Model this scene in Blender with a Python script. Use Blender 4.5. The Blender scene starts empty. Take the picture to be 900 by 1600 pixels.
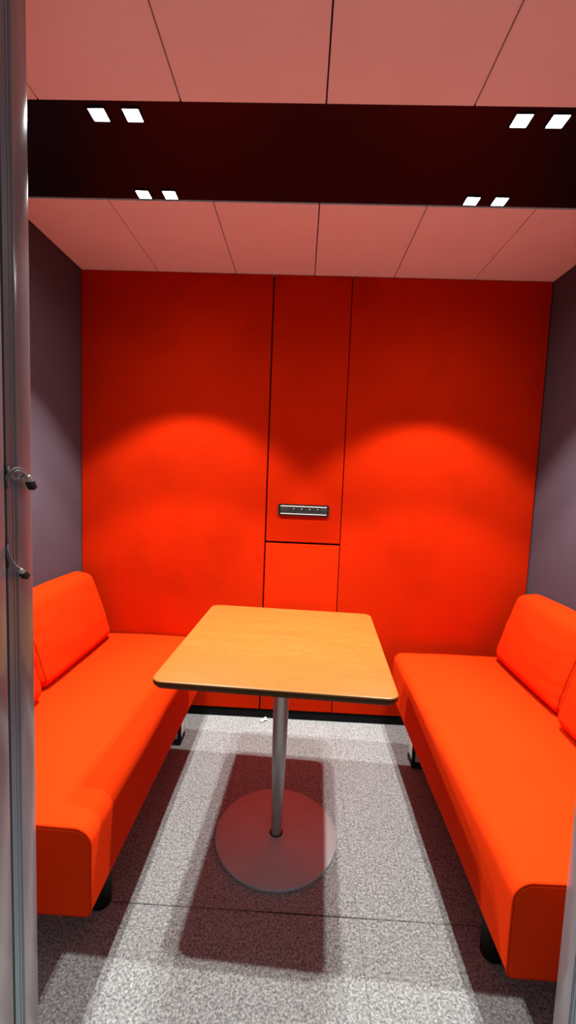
import bpy, bmesh, math, random
from mathutils import Vector, Matrix, noise
random.seed(4)
S = bpy.context.scene
COL = S.collection
PI = math.pi

# ------------------------------------------------------------------ measures (metres)
D = 2.219            # face of the red back wall panels
XL, XR = -1.279, 1.067
ZC = 2.310           # underside of the ceiling
YB1, YB2 = 1.2395, 1.6606   # black ceiling band
YF = 0.66            # outer face of the door partition
YJ = 0.813           # inner face of the door partition
JL, JR = -0.645, 0.438

# ------------------------------------------------------------------ materials
def mat(name, base=(.5, .5, .5), rough=.6, metal=0., spec=.5, sheen=0.):
    m = bpy.data.materials.new(name); m.use_nodes = True
    b = m.node_tree.nodes['Principled BSDF']
    b.inputs['Base Color'].default_value = (*base, 1)
    b.inputs['Roughness'].default_value = rough
    b.inputs['Metallic'].default_value = metal
    b.inputs['Specular IOR Level'].default_value = spec
    b.inputs['Sheen Weight'].default_value = sheen
    return m, m.node_tree, b

def N(t, kind, **kw):
    n = t.nodes.new(kind)
    for k, v in kw.items():
        if k in n.inputs: n.inputs[k].default_value = v
        else: setattr(n, k, v)
    return n

def coords(t, scale=(1, 1, 1), which='Object'):
    tc = N(t, 'ShaderNodeTexCoord'); mp = N(t, 'ShaderNodeMapping')
    mp.inputs['Scale'].default_value = scale
    t.links.new(tc.outputs[which], mp.inputs['Vector'])
    return mp.outputs['Vector']

def ramp(t, fac, stops):
    r = N(t, 'ShaderNodeValToRGB')
    e = r.color_ramp.elements
    while len(e) < len(stops): e.new(.5)
    for i, (p, c) in enumerate(stops):
        e[i].position = p; e[i].color = (*c, 1)
    t.links.new(fac, r.inputs['Fac'])
    return r.outputs['Color']

def bump(t, b, height, strength, dist=.001):
    n = N(t, 'ShaderNodeBump', Strength=strength, Distance=dist)
    t.links.new(height, n.inputs['Height']); t.links.new(n.outputs['Normal'], b.inputs['Normal'])

def mixc(t, fac, a, c, mode='MIX'):
    m = N(t, 'ShaderNodeMix'); m.data_type = 'RGBA'; m.blend_type = mode
    for s, v in ((0, fac), (6, a), (7, c)):
        if isinstance(v, (int, float)): m.inputs[s].default_value = v
        elif isinstance(v, tuple): m.inputs[s].default_value = (*v, 1)
        else: t.links.new(v, m.inputs[s])
    return m.outputs[2]

def fabric(name, c, dark, weave=900, stain=0., sheen=.15):
    m, t, b = mat(name, c, .92, 0, .03, sheen)
    b.inputs['Sheen Tint'].default_value = (*c, 1)
    v = coords(t)
    fine = N(t, 'ShaderNodeTexNoise', Scale=weave, Detail=2.)
    t.links.new(v, fine.inputs['Vector'])
    col = ramp(t, fine.outputs['Fac'], [(.3, dark), (.62, c)])
    if stain:
        big = N(t, 'ShaderNodeTexNoise', Scale=3.2, Detail=3., Roughness=.55)
        t.links.new(v, big.inputs['Vector'])
        fac = ramp(t, big.outputs['Fac'], [(.5, (0, 0, 0)), (.75, (stain,) * 3)])
        col = mixc(t, fac, col, tuple(x * .55 for x in c))
    t.links.new(col, b.inputs['Base Color'])
    bump(t, b, fine.outputs['Fac'], .25, .0008)
    return m

M = {}
M['wall_red'] = fabric('red wall fabric', (.56, .0175, .0007), (.50, .0135, .0005), 700, .4, 0)
M['seat_red'] = fabric('orange red upholstery', (.75, .037, .0026), (.66, .028, .0018), 800, .12, 0)
M['piping'] = fabric('orange red piping', (.54, .026, .002), (.46, .018, .0015), 900)
M['side_wall'] = fabric('mauve grey wall fabric', (.100, .072, .090), (.084, .060, .075), 600, .15, 0)
M['void'] = mat('dark backing', (.012, .009, .009), .9)[0]
M['black'] = mat('black plastic', (.006, .006, .007), .5, 0, .2)[0]
M['socket_black'] = mat('black socket plastic', (.028, .027, .027), .5, 0, .25)[0]
M['skirting'] = mat('black skirting', (.005, .005, .005), .7, 0, .08)[0]
M['band'] = mat('black ceiling band lacquer', (.006, .003, .005), .30, 0, .30)[0]
M['silver'] = mat('satin aluminium', (.86, .85, .83), .45, .6)[0]
M['recess'] = mat('dark socket recess', (.002, .002, .002), .8, 0, .03)[0]
M['white'] = mat('white lacquer', (.75, .74, .70), .5)[0]
M['rubber'] = mat('dark rubber seal', (.03, .03, .033), .7)[0]
M['wire'] = mat('grey cable sheath', (.17, .17, .18), .5)[0]
M['clear'] = mat('pale crimp sleeve', (.5, .5, .47), .4)[0]

def ceiling_mat():
    m, t, b = mat('white ceiling board', (.74, .70, .68), .75, 0, .3)
    v = coords(t)
    n = N(t, 'ShaderNodeTexNoise', Scale=6., Detail=3.); t.links.new(v, n.inputs['Vector'])
    t.links.new(ramp(t, n.outputs['Fac'], [(.3, (.87, .82, .785)), (.7, (.905, .855, .825))]), b.inputs['Base Color'])
    return m
M['ceiling'] = ceiling_mat()

def frame_mat():
    m, t, b = mat('mauve grey door frame', (.34, .31, .32), .17, 0, .5)
    v = coords(t, (1, 1, .12))
    n = N(t, 'ShaderNodeTexNoise', Scale=30., Detail=3.); t.links.new(v, n.inputs['Vector'])
    t.links.new(ramp(t, n.outputs['Fac'], [(.3, (.25, .212, .226)), (.7, (.285, .245, .258))]), b.inputs['Base Color'])
    return m
M['frame'] = frame_mat()
M['alu'] = mat('grey aluminium channel', (.20, .245, .27), .42, .35, .5)[0]

def carpet_mat():
    m, t, b = mat('speckled grey carpet', (.3, .3, .3), .95, 0, .1, .1)
    v = coords(t)
    n1 = N(t, 'ShaderNodeTexNoise', Scale=150., Detail=4., Roughness=.8); t.links.new(v, n1.inputs['Vector'])
    n2 = N(t, 'ShaderNodeTexVoronoi', Scale=190.); t.links.new(v, n2.inputs['Vector'])
    n3 = N(t, 'ShaderNodeTexNoise', Scale=5., Detail=4.); t.links.new(v, n3.inputs['Vector'])
    c1 = ramp(t, n1.outputs['Fac'], [(.38, (.05, .043, .040)), (.5, (.308, .294, .286)), (.61, (.78, .74, .725))])
    sep = N(t, 'ShaderNodeSeparateColor'); t.links.new(n2.outputs['Color'], sep.inputs['Color'])
    c2 = ramp(t, sep.outputs[0], [(.0, (.10, .09, .087)), (.4, (.308, .294, .286)), (1., (.66, .625, .61))])
    c = mixc(t, .36, c1, c2)
    c = mixc(t, .16, c, ramp(t, n3.outputs['Fac'], [(.3, (.24, .225, .215)), (.7, (.42, .395, .385))]))
    # seams between the carpet tiles: object x and y modulo the tile
    sx = N(t, 'ShaderNodeSeparateXYZ'); t.links.new(v, sx.inputs[0])
    def line(sock, start, step, w):
        a = N(t, 'ShaderNodeMath', operation='SUBTRACT'); t.links.new(sock, a.inputs[0]); a.inputs[1].default_value = start - step * 20 - step / 2
        q = N(t, 'ShaderNodeMath', operation='MODULO'); t.links.new(a.outputs[0], q.inputs[0]); q.inputs[1].default_value = step
        d = N(t, 'ShaderNodeMath', operation='SUBTRACT'); t.links.new(q.outputs[0], d.inputs[0]); d.inputs[1].default_value = step / 2
        e = N(t, 'ShaderNodeMath', operation='ABSOLUTE'); t.links.new(d.outputs[0], e.inputs[0])
        l = N(t, 'ShaderNodeMath', operation='LESS_THAN'); t.links.new(e.outputs[0], l.inputs[0]); l.inputs[1].default_value = w
        return l.outputs[0]
    ly = line(sx.outputs[1], 1.190, 9., .0024); ly2 = line(sx.outputs[1], 1.190, .517, .0012); lx = line(sx.outputs[0], -.372, .468, .0011)
    mx = N(t, 'ShaderNodeMath', operation='MULTIPLY'); t.links.new(lx, mx.inputs[0]); mx.inputs[1].default_value = .55
    mq = N(t, 'ShaderNodeMath', operation='MULTIPLY'); t.links.new(ly2, mq.inputs[0]); mq.inputs[1].default_value = .35
    mw2 = N(t, 'ShaderNodeMath', operation='MAXIMUM'); t.links.new(ly, mw2.inputs[0]); t.links.new(mq.outputs[0], mw2.inputs[1])
    mm = N(t, 'ShaderNodeMath', operation='MAXIMUM'); t.links.new(mw2.outputs[0], mm.inputs[0]); t.links.new(mx.outputs[0], mm.inputs[1])
    # only parts of the joints gape
    g = N(t, 'ShaderNodeTexNoise', Scale=1.6, Detail=1.); t.links.new(v, g.inputs['Vector'])
    gg = N(t, 'ShaderNodeMapRange'); t.links.new(g.outputs['Fac'], gg.inputs['Value'])
    for k, q in (('From Min', .35), ('From Max', .6), ('To Min', .35), ('To Max', .95)): gg.inputs[k].default_value = q
    gm = N(t, 'ShaderNodeMath', operation='MULTIPLY'); t.links.new(mm.outputs[0], gm.inputs[0]); t.links.new(gg.outputs[0], gm.inputs[1])
    c = mixc(t, gm.outputs[0], c, (.02, .018, .018))
    t.links.new(c, b.inputs['Base Color'])
    bump(t, b, n1.outputs['Fac'], .8, .004)
    return m
M['carpet'] = carpet_mat()

def wood_mat():
    m, t, b = mat('honey maple veneer', (.5, .28, .09), .34, 0, .45)
    v = coords(t, (3, 16, 16)); v2 = coords(t, (12, 120, 120)); v3 = coords(t, (5, 9, 5)); v0 = coords(t)
    a = N(t, 'ShaderNodeTexNoise', Scale=1.2, Detail=6., Roughness=.72, Distortion=1.2); t.links.new(v, a.inputs['Vector'])
    f = N(t, 'ShaderNodeTexNoise', Scale=4., Detail=3., Roughness=.7); t.links.new(v2, f.inputs['Vector'])
    k = N(t, 'ShaderNodeTexNoise', Scale=3., Detail=4., Roughness=.7); t.links.new(v3, k.inputs['Vector'])
    c = ramp(t, a.outputs['Fac'], [(.25, (.235, .085, .0125)), (.5, (.285, .106, .0168)), (.75, (.315, .120, .0205))])
    c = mixc(t, ramp(t, f.outputs['Fac'], [(.48, (0, 0, 0)), (.62, (.45,) * 3)]), c, (.18, .068, .010))
    c = mixc(t, ramp(t, k.outputs['Fac'], [(.55, (0, 0, 0)), (.70, (.55,) * 3)]), c, (.20, .078, .012))
    # the front leaf of the veneer is a little darker than the other two
    s = N(t, 'ShaderNodeSeparateXYZ'); t.links.new(v0, s.inputs[0])
    l = N(t, 'ShaderNodeMath', operation='LESS_THAN'); t.links.new(s.outputs[1], l.inputs[0]); l.inputs[1].default_value = -.145
    l2 = N(t, 'ShaderNodeMath', operation='MULTIPLY'); t.links.new(l.outputs[0], l2.inputs[0]); l2.inputs[1].default_value = .35
    c = mixc(t, l2.outputs[0], c, (.21, .082, .0125))
    t.links.new(c, b.inputs['Base Color'])
    bump(t, b, f.outputs['Fac'], .05, .0005)
    return m
M['wood'] = wood_mat()
M['wood_edge'] = mat('oiled plywood edge', (.07, .033, .009), .6, 0, .15)[0]

def paint_metal(name, c, rough=.45, metal=.35):
    m, t, b = mat(name, c, rough, metal)
    v = coords(t)
    n = N(t, 'ShaderNodeTexNoise', Scale=9., Detail=4., Roughness=.65); t.links.new(v, n.inputs['Vector'])
    t.links.new(ramp(t, n.outputs['Fac'], [(.3, tuple(x * .9 for x in c)), (.7, c)]), b.inputs['Base Color'])
    return m
M['disc'] = paint_metal('silver painted steel base', (.56, .57, .57), .5, .22)
M['pole'] = paint_metal('silver painted steel pole', (.40, .41, .40), .36, .55)

def lens_mat():
    m = bpy.data.materials.new('lit lens'); m.use_nodes = True
    t = m.node_tree; t.nodes.clear()
    o = N(t, 'ShaderNodeOutputMaterial'); e = N(t, 'ShaderNodeEmission', Color=(1, .97, .92, 1), Strength=30.)
    t.links.new(e.outputs[0], o.inputs[0])
    return m
M['lens'] = lens_mat()

# ------------------------------------------------------------------ mesh helpers
def obj(name, bm, m, parent=None, smooth=True, angle=35, loc=None, rotz=0):
    me = bpy.data.meshes.new(name)
    bmesh.ops.recalc_face_normals(bm, faces=bm.faces[:])
    bm.to_mesh(me); bm.free()
    for q in (m if isinstance(m, (list, tuple)) else [m]): me.materials.append(q)
    if smooth:
        me.polygons.foreach_set('use_smooth', [True] * len(me.polygons))
        me.set_sharp_from_angle(angle=math.radians(angle))
    o = bpy.data.objects.new(name, me); COL.objects.link(o)
    if parent: o.parent = parent
    if loc: o.location = loc
    o.rotation_euler.z = rotz
    return o

def tag(o, label, cat, group=None):
    o['label'] = label; o['category'] = cat
    if group: o['group'] = group
    return o

def thing(name, label, cat, loc=(0, 0, 0), rotz=0, group=None):
    o = bpy.data.objects.new(name, None); COL.objects.link(o)
    o.location = loc; o.rotation_euler.z = rotz; o.empty_display_size = .05
    return tag(o, label, cat, group)

def struct(o):
    o['kind'] = 'structure'; return o

def box(bm, lo, hi, bev=0., seg=2, mi=0):
    r = bmesh.ops.create_cube(bm, size=1.)
    vs = r['verts']
    for v in vs:
        v.co = Vector([lo[i] + (v.co[i] + .5) * (hi[i] - lo[i]) for i in range(3)])
    fs = list({f for v in vs for f in v.link_faces})
    for f in fs: f.material_index = mi
    if bev:
        es = list({e for v in vs for e in v.link_edges})
        bmesh.ops.bevel(bm, geom=es, offset=bev, segments=seg, profile=.5, affect='EDGES', material=-1)
    return bm

def lathe(bm, prof, seg=64, c=(0, 0)):
    rings = []
    for r, z in prof:
        rings.append([bm.verts.new((c[0] + r * math.cos(2 * PI * i / seg), c[1] + r * math.sin(2 * PI * i / seg), z)) for i in range(seg)])
    for a, b in zip(rings, rings[1:]):
        for i in range(seg):
            bm.faces.new((a[i], a[(i + 1) % seg], b[(i + 1) % seg], b[i]))
    bm.faces.new(rings[0][::-1]); bm.faces.new(rings[-1])
    return bm

def catmull(pts, n=8):
    P = [Vector(p) for p in pts]
    P = [P[0] * 2 - P[1]] + P + [P[-1] * 2 - P[-2]]
    out = []
    for i in range(1, len(P) - 2):
        for k in range(n):
            t = k / n; a, b, c, d = P[i - 1:i + 3]
            out.append(.5 * ((2 * b) + (c - a) * t + (2 * a - 5 * b + 4 * c - d) * t * t + (3 * b - a - 3 * c + d) * t ** 3))
    out.append(P[-2]); return out

def tube(bm, pts, r, seg=10, closed=False):
    pts = [Vector(p) for p in pts]; n = len(pts); rings = []
    up = None
    for i, p in enumerate(pts):
        if closed: d = pts[(i + 1) % n] - pts[i - 1]
        else: d = pts[min(i + 1, n - 1)] - pts[max(i - 1, 0)]
        d.normalize()
        if up is None: up = d.orthogonal().normalized()
        up = (up - d * up.dot(d)).normalized()
        s = d.cross(up)
        rr = r(i / (n - 1)) if callable(r) else r
        rings.append([bm.verts.new(p + (up * math.cos(2 * PI * k / seg) + s * math.sin(2 * PI * k / seg)) * rr) for k in range(seg)])
    m = n if closed else n - 1
    for i in range(m):
        a, b = rings[i], rings[(i + 1) % n]
        for k in range(seg): bm.faces.new((a[k], a[(k + 1) % seg], b[(k + 1) % seg], b[k]))
    if not closed:
        bm.faces.new(rings[0][::-1]); bm.faces.new(rings[-1])
    return bm

def round_poly(corners, seg=8):
    """corners: (x, y, radius) counter-clockwise -> smooth outline"""
    out = []; n = len(corners)
    for i in range(n):
        p0, p1, p2 = [Vector(corners[j % n][:2]) for j in (i - 1, i, i + 1)]
        r = corners[i][2]
        a = (p0 - p1).normalized(); b = (p2 - p1).normalized()
        ang = a.angle(b); h = r / math.tan(ang / 2)
        t1 = p1 + a * h; c = p1 + (a + b).normalized() * (r / math.sin(ang / 2))
        v1 = t1 - c; v2 = p1 + b * h - c
        th = v1.angle(v2); sgn = 1 if v1.cross(v2) > 0 else -1
        for k in range(seg + 1):
            q = v1.copy(); q.rotate(Matrix.Rotation(sgn * th * k / seg, 2)); out.append(c + q)
    return out

def resample(poly, step):
    out = []
    n = len(poly)
    for i in range(n):
        a, b = poly[i], poly[(i + 1) % n]
        m = max(1, int((b - a).length / step))
        for k in range(m): out.append(a + (b - a) * (k / m))
    return out

def inset(poly, d):
    n = len(poly); out = []
    for i in range(n):
        t = (poly[(i + 1) % n] - poly[i - 1]).normalized()
        out.append(poly[i] + Vector((-t.y, t.x)) * d)       # ccw: inward is to the left
    return out

def loft(bm, poly, y0, y1, r, steps, place, ends=6, dome=0.):
    """poly in (u, w); runs along y; ends rounded by r; place(u, y, w) -> vertex"""
    cen = sum(poly, Vector((0, 0))) / len(poly)
    rows = []
    caps = [.25, .5, .75]
    for s in caps: rows.append((('c', s), y0 - dome * (1 - (1 - s) ** 0 * (1 - s)) if False else y0 - dome * (1 - s * s)))
    for k in range(ends + 1):
        a = PI / 2 * k / ends
        rows.append((('i', r * (1 - math.sin(a))), y0 + r * (1 - math.cos(a))))
    for k in range(1, steps): rows.append((('i', 0.), y0 + r + (y1 - y0 - 2 * r) * k / steps))
    for k in range(ends, -1, -1):
        a = PI / 2 * k / ends
        rows.append((('i', r * (1 - math.sin(a))), y1 - r * (1 - math.cos(a))))
    for s in caps[::-1]: rows.append((('c', s), y1 + dome * (1 - s * s)))
    full = inset(poly, r); rings = []
    for (kind, d), y in rows:
        p = inset(poly, d) if kind == 'i' else [cen + (q - cen) * d for q in full]
        rings.append([bm.verts.new(place(q.x, y, q.y)) for q in p])
    n = len(poly)
    for a, b in zip(rings, rings[1:]):
        for i in range(n): bm.faces.new((a[i], a[(i + 1) % n], b[(i + 1) % n], b[i]))
    bm.faces.new(rings[0]); bm.faces.new(rings[-1][::-1])
    return bm

# ------------------------------------------------------------------ the setting
bm = bmesh.new(); box(bm, (-2.2, -.9, -.06), (2.0, D + .12, 0))
struct(obj('floor', bm, M['carpet'], smooth=False))

bm = bmesh.new(); box(bm, (XL - .1, D + .036, 0), (XR + .1, D + .12, ZC + .1))
struct(obj('wall_back', bm, M['void'], smooth=False))
bm = bmesh.new(); box(bm, (XL - .1, YF, 0), (XL, D + .036, ZC + .1))
struct(obj('wall_left', bm, M['side_wall'], smooth=False))
bm = bmesh.new(); box(bm, (XR, YF, 0), (XR + .1, D + .036, ZC + .1))
struct(obj('wall_right', bm, M['side_wall'], smooth=False))
bm = bmesh.new(); box(bm, (XL + .001, D + .008, 0), (XR - .001, D + .036, .05), .002)
struct(obj('baseboard_back', bm, M['skirting']))

# ceiling boards with open joints over a dark backing
PW, PO = .3916, -.1019
bm = bmesh.new()
box(bm, (XL, YF, ZC + .03), (XR, D + .036, ZC + .1), mi=1)
xs = [PO + (i - 2) * PW for i in range(-1, 7)]
for y0, y1 in ((YF, YB1 - .003), (YB2 + .003, D + .03)):
    for a, b in zip(xs, xs[1:]):
        a2, b2 = max(a, XL) + .002, min(b, XR) - .002
        if b2 - a2 > .01: box(bm, (a2, y0, ZC), (b2, y1, ZC + .03), .0012, 1)
struct(obj('ceiling', bm, [M['ceiling'], M['void']], smooth=False))
bm = bmesh.new()
box(bm, (XL + .001, YB1, ZC + .004), (XR - .001, YB2, ZC + .029), .0015, 1)
struct(obj('trim_4', bm, M['band'], smooth=False))

# door partition: walls to either side, frame jambs with seal channels
for nm, a, b in (('wall_front_left', XL, JL - .05), ('wall_front_right', JR + .05, XR)):
    bm = bmesh.new(); box(bm, (a, YF, 0), (b, YJ, ZC + .029))
    struct(obj(nm, bm, M['frame'], smooth=False))
def jamb(n, x, s):
    """x: reveal plane, s: +1 reveal faces +x"""
    bm = bmesh.new()
    for y0, y1 in ((.769, YJ), (YF, .7365)):
        a, b = sorted((x - s * .05, x)); box(bm, (a, y0, 0), (b, y1, ZC - .001), .0025, 2)
    j = struct(obj('trim_%d' % n, bm, M['frame']))
    bm = bmesh.new()
    a, b = sorted((x - s * .05, x - s * .012)); box(bm, (a, .7367, 0), (b, .7688, ZC - .001))
    obj('seal_groove', bm, M['rubber'], j, smooth=False)
    bm = bmesh.new()
    for y0, y1, d in ((.7432, .7503, .0012), (.7509, .7580, .0018), (.7588, .7646, .0012), (.7656, .7680, .0006)):
        a, b = sorted((x - s * .0125, x - s * d)); box(bm, (a, y0, 0), (b, y1, ZC - .002), .0008, 1)
    obj('seal_channel', bm, M['alu'], j)
    return j
jamb(1, JL, 1); jamb(2, JR, -1)

# ------------------------------------------------------------------ red wall panels
def wall_panel(lo, hi, label, extra=None):
    bm = bmesh.new(); box(bm, (lo[0], D, lo[1]), (hi[0], D + .034, hi[1]), .003, 3)
    o = obj('wall_panel', bm, M['wall_red'])
    return tag(o, label, 'wall panel', 'red fabric panels on the back wall')
S1, S2, HP = -.3027, .0873, .968
wall_panel((XL + .003, .054), (S1 - .0035, ZC - .002), 'wide red fabric wall panel left of the socket column')
wall_panel((S1 + .0035, HP + .005), (S2 - .002, ZC - .002), 'tall narrow red fabric wall panel carrying the black socket strip')
wall_panel((S1 + .0035, .054), (S2 - .002, HP - .005), 'short narrow red fabric wall panel below the socket strip, behind the table')
p4 = wall_panel((S2 + .002, .054), (XR - .006, ZC - .002), 'wide red fabric wall panel right of the socket column')

# ------------------------------------------------------------------ socket strip
t = thing('socket_strip', 'black four-socket power strip with silver rails set in the narrow red wall panel', 'power strip', (-.109, D, 1.112))
W, H = .131, .029
def yplate(bm, pts, y0, y1, place=lambda q, y: (q.x, y, q.y)):
    a = [bm.verts.new(place(q, y0)) for q in pts]; b = [bm.verts.new(place(q, y1)) for q in pts]
    n = len(pts); bm.faces.new(a); bm.faces.new(b[::-1])
    for i in range(n): bm.faces.new((a[i], b[i], b[(i + 1) % n], a[(i + 1) % n]))
bm = bmesh.new()
yplate(bm, round_poly([(-W, 0, .006), (W, 0, .006), (W, 2 * H, .006), (-W, 2 * H, .006)], 5), -.010, -.0005)
obj('housing', bm, M['black'], t)
for z in (.0095, 2 * H - .0095):
    bm = bmesh.new(); box(bm, (-W + .012, -.0122, z - .0025), (W - .012, -.0098, z + .0025), .0008, 2)
    obj('rail', bm, M['silver'], t)
for x0, x1 in ((-W + .010, -W + .050), (W - .042, W - .010)):
    bm = bmesh.new(); box(bm, (x0, -.0118, .0135), (x1, -.0098, 2 * H - .0135), .0008, 2)
    obj('blank_plate', bm, M['socket_black'], t)
bm = bmesh.new(); box(bm, (-.0800, -.0106, .0135), (.0885, -.0099, 2 * H - .0135), .0003, 1)
obj('socket_plate', bm, M['socket_black'], t)
for k in range(4):
    cx = -.0555 + .0413 * k
    bm = bmesh.new()
    lathe(bm, [(.0150, -.0098), (.0180, -.0098), (.0180, -.0113), (.0172, -.0118), (.0164, -.0114), (.0156, -.0102), (.0150, -.0100)], 32)
    bm.transform(Matrix.Identity(4))
    for v in bm.verts: v.co = Vector((v.co.x + cx, v.co.z, v.co.y + H))
    so = obj('socket', bm, M['recess'], t)
    bm = bmesh.new(); lathe(bm, [(.0024, .0), (.0024, .006), (.0015, .0078), (.0004, .0084)], 12)
    for v in bm.verts: v.co = Vector((v.co.x + cx + .005, -.0101 - v.co.z, v.co.y + H + .007))
    obj('earth_pin', bm, M['silver'], so)
    bm = bmesh.new()
    for dx in (-.0062, .0062):
        b2 = bmesh.new(); lathe(b2, [(.0022, 0), (.0030, .0004), (.0030, .0016), (.0021, .002)], 12)
        for v in b2.verts: v.co = Vector((v.co.x + cx + dx, -.0101 - v.co.z, v.co.y + H - .003))
        me = bpy.data.meshes.new('tmp'); b2.to_mesh(me); b2.free(); bm.from_mesh(me); bpy.data.meshes.remove(me)
    obj('contact_hole', bm, M['void'], so)

# ------------------------------------------------------------------ benches
ZS, ZB = .437, .205
def make_bench(name, side, xin, y0, label):
    """side -1: against the left wall; local x runs from the inner edge outwards to the wall"""
    L = 1.248; xw = (xin - XL) if side < 0 else (XR - xin)
    wd = xw - .003; sgn = side
    t = thing(name, label, 'bench', (xin, y0, 0), 0, 'upholstered benches along the side walls')
    h = ZS - ZB
    poly = round_poly([(0, ZB, .014), (wd, ZB, .014), (wd, ZS, .02), (0, ZS, .042)], 8)
    poly = resample(poly, .02)
    def place(u, y, w):
        z = w
        if w > ZS - .006: z += .0045 * math.sin(PI * min(1, max(0, u / wd))) + .002 * noise.noise(Vector((u * 5, y * 5, side)))
        if u < .003: u -= .0022 * (noise.noise(Vector((3.1, y * 4, w * 5 + side))))
        return (sgn * u, y, z)
    bm = bmesh.new(); loft(bm, poly, 0, L, .007, 60, place, 4, .002)
    s = obj('seat', bm, M['seat_red'], t, angle=60)
    for yy in (.0045, L - .0045):
        bm = bmesh.new(); tube(bm, [place(q.x, yy, q.y) for q in inset(poly, .0006)], .0032, 8, True)
        obj('piping', bm, M['piping'], s)
    for y in (.225,):
        for u in (.078, wd - .078):
            bm = bmesh.new(); lathe(bm, [(.026, 0), (.030, .003), (.030, ZB + .001)], 28, (sgn * u, y))
            obj('leg', bm, M['black'], t)
    for u in (.053, wd - .115):
        x0, x1 = sorted((sgn * u, sgn * (u + .062)))
        bm = bmesh.new(); box(bm, (x0, L - .253, .026), (x1, L - .180, ZB + .001), .002, 2)
        lg = obj('leg', bm, M['white'], t); lg['label'] = 'pale square rear leg'
        bm = bmesh.new(); box(bm, (x0 - .004, L - .260, 0), (x1 + .004, L - .176, .0258), .004, 2)
        obj('foot', bm, M['black'], lg)
        xi = sgn * u
        a, b = sorted((xi - sgn * .004, xi + sgn * .010))
        bm = bmesh.new(); box(bm, (a, L - .258, .024), (b, L - .248, ZB), .001, 1)
        obj('edge_strip', bm, M['black'], lg)
    # slim dark frame below the upholstery
    bm = bmesh.new(); a, b = sorted((sgn * .05, sgn * (wd - .04))); box(bm, (a, .05, ZB - .012), (b, L - .05, ZB + .002), .002, 1)
    obj('base_frame', bm, M['black'], t)
    return t
make_bench('bench', -1, -.607, .962, 'orange-red upholstered bench along the left wall')
make_bench('bench', 1, .384, .893, 'orange-red upholstered bench along the right wall')

# ------------------------------------------------------------------ back cushions
def make_cushion(side, y0, y1, seed, label, lean=0., out=0.):
    xw = XL + .003 if side < 0 else XR - .003
    L = y1 - y0
    t = thing('cushion', label, 'cushion', (xw, y0, ZS + .004), 0, 'back cushions on the benches')
    sg = 1 if side < 0 else -1
    poly = round_poly([(out, .006, .025), (.206 + out, .002, .040), (.093 + lean + out, .338, .042), (.004 + out * .3, .352, .022)], 8)
    poly = resample(poly, .014)
    cen = sum(poly, Vector((0, 0))) / len(poly)
    rnd = Vector((seed * 3.7, seed * 1.3, seed * .7))
    def place(u, y, w):
        s = max(0, math.sin(PI * min(1, max(0, y / L))))
        # puffed face, softer corners
        f = (w / .34); g = max(0, math.sin(PI * min(1, max(0, f))))
        if u > .03:
            u += .022 * (s ** .5) * (g ** .7) * min(1, u / .1)
            q = Vector((y * 7, w * 16, u * 3)) + rnd
            u += .0035 * noise.noise(q) * g
            # gathers near the ends
            e = math.exp(-y / .12) + .25 * math.exp(-(L - y) / .06)
            u += .0085 * e * math.sin(w * 105 + 5 * noise.noise(q)) * max(0, noise.noise(q * .35 + Vector((9, 2, 4))) + .35) * g
        w += .010 * (s ** .5) * (1 if w > .2 else 0) * min(1, (w - .2) / .1 if w > .2 else 0) - .004 * (1 - s) * (w > .2)
        # small dents in the top
        w += .003 * noise.noise(Vector((y * 6, u * 6, 2)) + rnd) * min(1, w / .1)
        return (sg * u, y, max(w, .0))
    bm = bmesh.new(); loft(bm, poly, .012, L - .012, .040, 44, place, 8, .012)
    c = obj('cover', bm, M['seat_red'], t, angle=70)
    r = .040
    for yy, q in ((.012 + r * (1 - math.cos(.9)), r * (1 - math.sin(.9))), (L - .012 - r * (1 - math.cos(.9)), r * (1 - math.sin(.9)))):
        bm = bmesh.new(); tube(bm, [place(v.x, yy, v.y) for v in inset(poly, q)], .0022, 6, True)
        obj('seam', bm, M['piping'], c)
    return t
make_cushion(-1, 1.556, 2.168, 1, 'orange-red back cushion at the far end of the left bench')
make_cushion(-1, .985, 1.540, 2, 'orange-red back cushion at the near end of the left bench, behind the door frame', 0., .024)
make_cushion(1, 1.562, 2.124, 3, 'orange-red back cushion at the far end of the right bench', .012)
make_cushion(1, .960, 1.548, 4, 'orange-red back cushion at the near end of the right bench', .012, .036)

# ------------------------------------------------------------------ table
TX, TY, TW, TD, TH = -.1663, 1.4692, .6856, .7124, .740
t = thing('table', 'square honey-coloured wooden table on a single metal pole between the benches', 'table', (TX, TY, 0), math.radians(-2.58))
def slab(bm, rows, rc):
    rings = []
    for d, z in rows:
        w, h = TW / 2 - d, TD / 2 - d
        p = round_poly([(-w, -h, rc - d * .6), (w, -h, rc - d * .6), (w, h, rc - d * .6), (-w, h, rc - d * .6)], 10)
        rings.append([bm.verts.new((q.x, q.y, z)) for q in p])
    n = len(rings[0])
    for a, b in zip(rings, rings[1:]):
        for i in range(n): bm.faces.new((a[i], a[(i + 1) % n], b[(i + 1) % n], b[i]))
    bm.faces.new(rings[0][::-1]); bm.faces.new(rings[-1])
bm = bmesh.new(); slab(bm, [(.0015, TH - .0055), (.0004, TH - .0040), (.0006, TH - .0020), (.0018, TH - .0006), (.0035, TH)], .034)
obj('tabletop', bm, M['wood'], t, angle=50)
bm = bmesh.new(); slab(bm, [(.012, TH - .0240), (.008, TH - .0235), (.0012, TH - .0150), (.0003, TH - .0110), (.0012, TH - .0056)], .034)
obj('edge_band', bm, M['wood_edge'], t, angle=50)
bm = bmesh.new(); box(bm, (-.14, -.14, TH - .0300), (.14, .14, TH - .0242), .002, 2)
obj('mounting_plate', bm, M['black'], t)
bm = bmesh.new()
lathe(bm, [(.0188, .012), (.0192, .06), (.0205, .13), (.0226, .20), (.0246, .28), (.0262, .36), (.0272, .46), (.0278, .60), (.0280, TH - .0302)], 48)
obj('pole', bm, M['pole'], t, angle=50)
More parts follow.
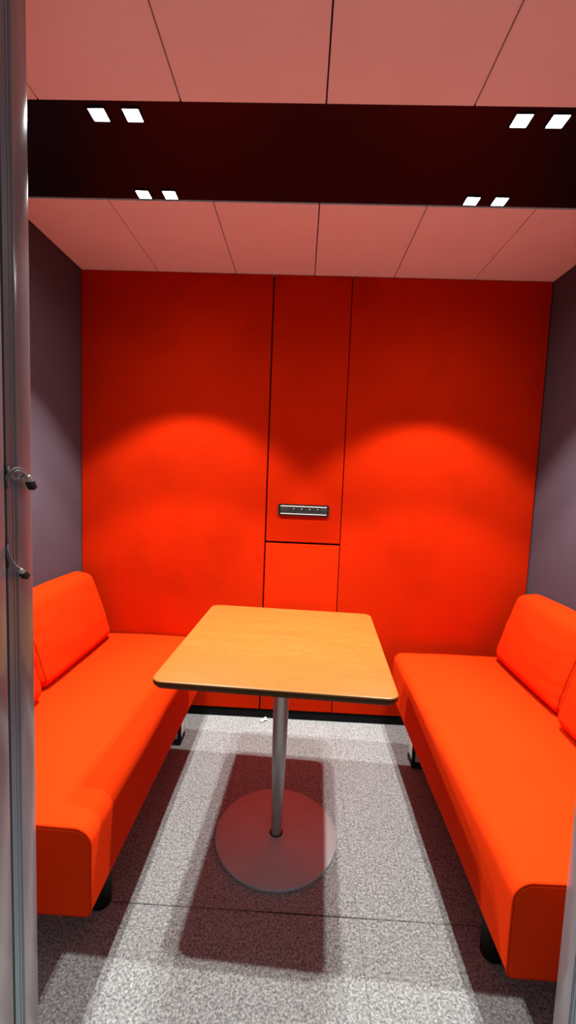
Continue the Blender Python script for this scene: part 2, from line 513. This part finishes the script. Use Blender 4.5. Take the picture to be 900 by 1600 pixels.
bm = bmesh.new()
BR = .2205
lathe(bm, [(BR - .006, 0), (BR - .002, .001), (BR, .003), (BR, .0105), (BR - .001, .0122), (BR - .003, .013), (.03, .0134), (.0245, .0134)], 128)
bs = obj('base', bm, M['disc'], t, angle=30)
bm = bmesh.new(); lathe(bm, [(.0245, .0130), (.0240, .0142), (.0215, .0146), (.0195, .0142)], 48)
obj('collar', bm, M['rubber'], t)

# ------------------------------------------------------------------ downlights in the black band
LP = [(-.740, 1.2845, 'outer spot of the left pair'), (-.643, 1.2845, 'inner spot of the left pair'),
      (.4352, 1.2825, 'inner spot of the right pair'), (.5335, 1.2825, 'outer spot of the right pair')]
ZL = ZC + .004
def lamp(parent, loc, energy, ang, blend, rad, name):
    l = bpy.data.lights.new(name, 'SPOT'); l.energy = energy; l.spot_size = math.radians(ang); l.spot_blend = blend
    l.shadow_soft_size = rad; l.color = (.92, 1, .975)
    o = bpy.data.objects.new(name, l); COL.objects.link(o); o.parent = parent; o.location = loc
    return o
E_BEAM, E_SPILL = 62., 5.
for row, dy in (('near', 0.), ('far', .3455)):
    for x, y, who in LP:
        edge = 'front' if row == 'near' else 'rear'
        t = thing('downlight', 'lit square downlight at the band\'s %s edge, %s' % (edge, who), 'ceiling light', (x, y + dy, ZL), 0, 'downlights in the black ceiling band')
        bm = bmesh.new()
        a, b_ = .0265, .0225
        for lo, hi in (((-a, -a), (a, -b_)), ((-a, b_), (a, a)), ((-a, -b_), (-b_, b_)), ((b_, -b_), (a, b_))):
            box(bm, (lo[0], lo[1], -.004), (hi[0], hi[1], -.0002))
        obj('bezel', bm, M['black'], t, smooth=False)
        bm = bmesh.new(); box(bm, (-b_ + .0003, -b_ + .0003, -.003), (b_ - .0003, b_ - .0003, -.0004), .001, 1)
        obj('lens', bm, M['lens'], t)
        lamp(t, (0, 0, -.010), E_BEAM, 83, .22, .012, 'beam')
        lamp(t, (0, 0, -.010), E_SPILL, 165, 1., .016, 'spill')

# ------------------------------------------------------------------ loose cables on the left door frame
def plug(parent, a, d, s=1.):
    """black plug with a crimp sleeve, from point a along d"""
    a = Vector(a); d = Vector(d).normalized()
    q = d.to_track_quat('Z', 'Y').to_matrix().to_4x4(); q.translation = a
    bm = bmesh.new(); box(bm, (-.0058 * s, -.0048 * s, -.001), (.0058 * s, .0048 * s, .013 * s), .0012, 2); bm.transform(q)
    obj('sleeve', bm, M['clear'], parent)
    bm = bmesh.new(); box(bm, (-.0078 * s, -.0064 * s, .0128 * s), (.0078 * s, .0064 * s, .033 * s), .0014, 2)
    for k in range(3): box(bm, (-.0084 * s, -.0069 * s, (.0165 + .005 * k) * s), (.0084 * s, .0069 * s, (.0190 + .005 * k) * s), .0006, 1)
    bm.transform(q)
    obj('plug', bm, M['socket_black'], parent)
X0 = JL
def cable(label, wires, a, d, size, exit_z):
    t = thing('cable', label, 'cable', (X0 - .004, .7455, 0), 0, 'loose cables on the left door frame')
    for pts in wires:
        bm = bmesh.new(); tube(bm, catmull(pts, 8), .0021, 8); obj('wire', bm, M['wire'], t)
    plug(t, a, d, size)
    bm = bmesh.new(); box(bm, (.0014, -.0075, exit_z[0]), (.0046, -.0015, exit_z[1]), .001, 2); obj('cable_exit', bm, M['rubber'], t)
cable('upper loose grey cable, looped with a black plug, hanging from the left door frame',
      [[(.0020, -.0006, 1.2808), (.0060, -.0076, 1.2979), (.0100, -.0049, 1.3059), (.0130, .0061, 1.3129), (.0150, .0188, 1.3120), (.0160, .0279, 1.3052), (.0160, .0352, 1.2994)],
       [(.0020, .0026, 1.2773), (.0070, -.0059, 1.2924), (.0120, -.0029, 1.3026), (.0160, .0067, 1.3085), (.0180, .0177, 1.3064), (.0180, .0266, 1.3006), (.0160, .0370, 1.2958)],
       [(.0020, .0020, 1.3169), (.0070, -.0038, 1.3069), (.0100, .0033, 1.2958), (.0130, .0125, 1.2935), (.0150, .0221, 1.2993), (.0160, .0315, 1.3017)]],
      (.0160, .0345, 1.2994), (.0020, .0173, -.0290), .84, (1.277, 1.320))
cable('lower loose grey cable with a black plug, drooping from the left door frame',
      [[(.0020, -.0032, 1.1805), (.0070, -.0091, 1.1656), (.0100, -.0054, 1.1512), (.0130, .0019, 1.1382), (.0140, .0126, 1.1300)],
       [(.0020, -.0036, 1.1644), (.0070, -.0077, 1.1538), (.0100, -.0039, 1.1416), (.0130, .0035, 1.1319), (.0140, .0125, 1.1264)]],
      (.0140, .0122, 1.1288), (.0020, .0223, -.0232), .76, (1.135, 1.185))

# ------------------------------------------------------------------ scrap on the carpet
bm = bmesh.new()
bmesh.ops.create_grid(bm, x_segments=7, y_segments=4, size=.5)
for v in bm.verts:
    x, y = v.co.x, v.co.y
    v.co = Vector((x * .042 + .004 * noise.noise(Vector((x * 3, y * 3, 1))), y * .020 + x * .012, .0015 + .0065 * (1 + noise.noise(Vector((x * 4, y * 5, 7))))))
g = bmesh.ops.extrude_face_region(bm, geom=bm.faces[:])
for e in g['geom']:
    if isinstance(e, bmesh.types.BMVert): e.co.z += .0008
tag(obj('paper_scrap', bm, M['white'], loc=(-.276, 2.196, -.0005), rotz=.5), 'small crumpled white paper scrap on the carpet by the black skirting', 'litter')

# ------------------------------------------------------------------ world: dim neutral office light through the open door
w = bpy.data.worlds.new('office'); S.world = w; w.use_nodes = True
bg = w.node_tree.nodes['Background']; bg.inputs['Color'].default_value = (.86, .93, 1., 1); bg.inputs['Strength'].default_value = .23

# ------------------------------------------------------------------ camera
F, PIT, ROLL, YAW = 670.667, math.radians(4.9139), math.radians(2.2228), math.radians(-1.5876)
fw = Vector((math.sin(YAW) * math.cos(PIT), math.cos(YAW) * math.cos(PIT), -math.sin(PIT)))
r0 = Vector((math.cos(YAW), -math.sin(YAW), 0)); u0 = r0.cross(fw)
rt = math.cos(ROLL) * r0 + math.sin(ROLL) * u0; up = -math.sin(ROLL) * r0 + math.cos(ROLL) * u0
cd = bpy.data.cameras.new('camera'); cam = bpy.data.objects.new('camera', cd); COL.objects.link(cam)
cd.sensor_fit = 'VERTICAL'; cd.sensor_height = 24.; cd.lens = F / 1600 * 24.; cd.clip_start = .02
mw = Matrix((rt, up, -fw)).transposed().to_4x4(); mw.translation = (-.1276, 0, 1.32)
cam.matrix_world = mw
S.camera = cam

vs = S.view_settings
vs.view_transform = 'Standard'; vs.look = 'None'; vs.gamma = 1.; vs.exposure = 0.; vs.use_curve_mapping = False
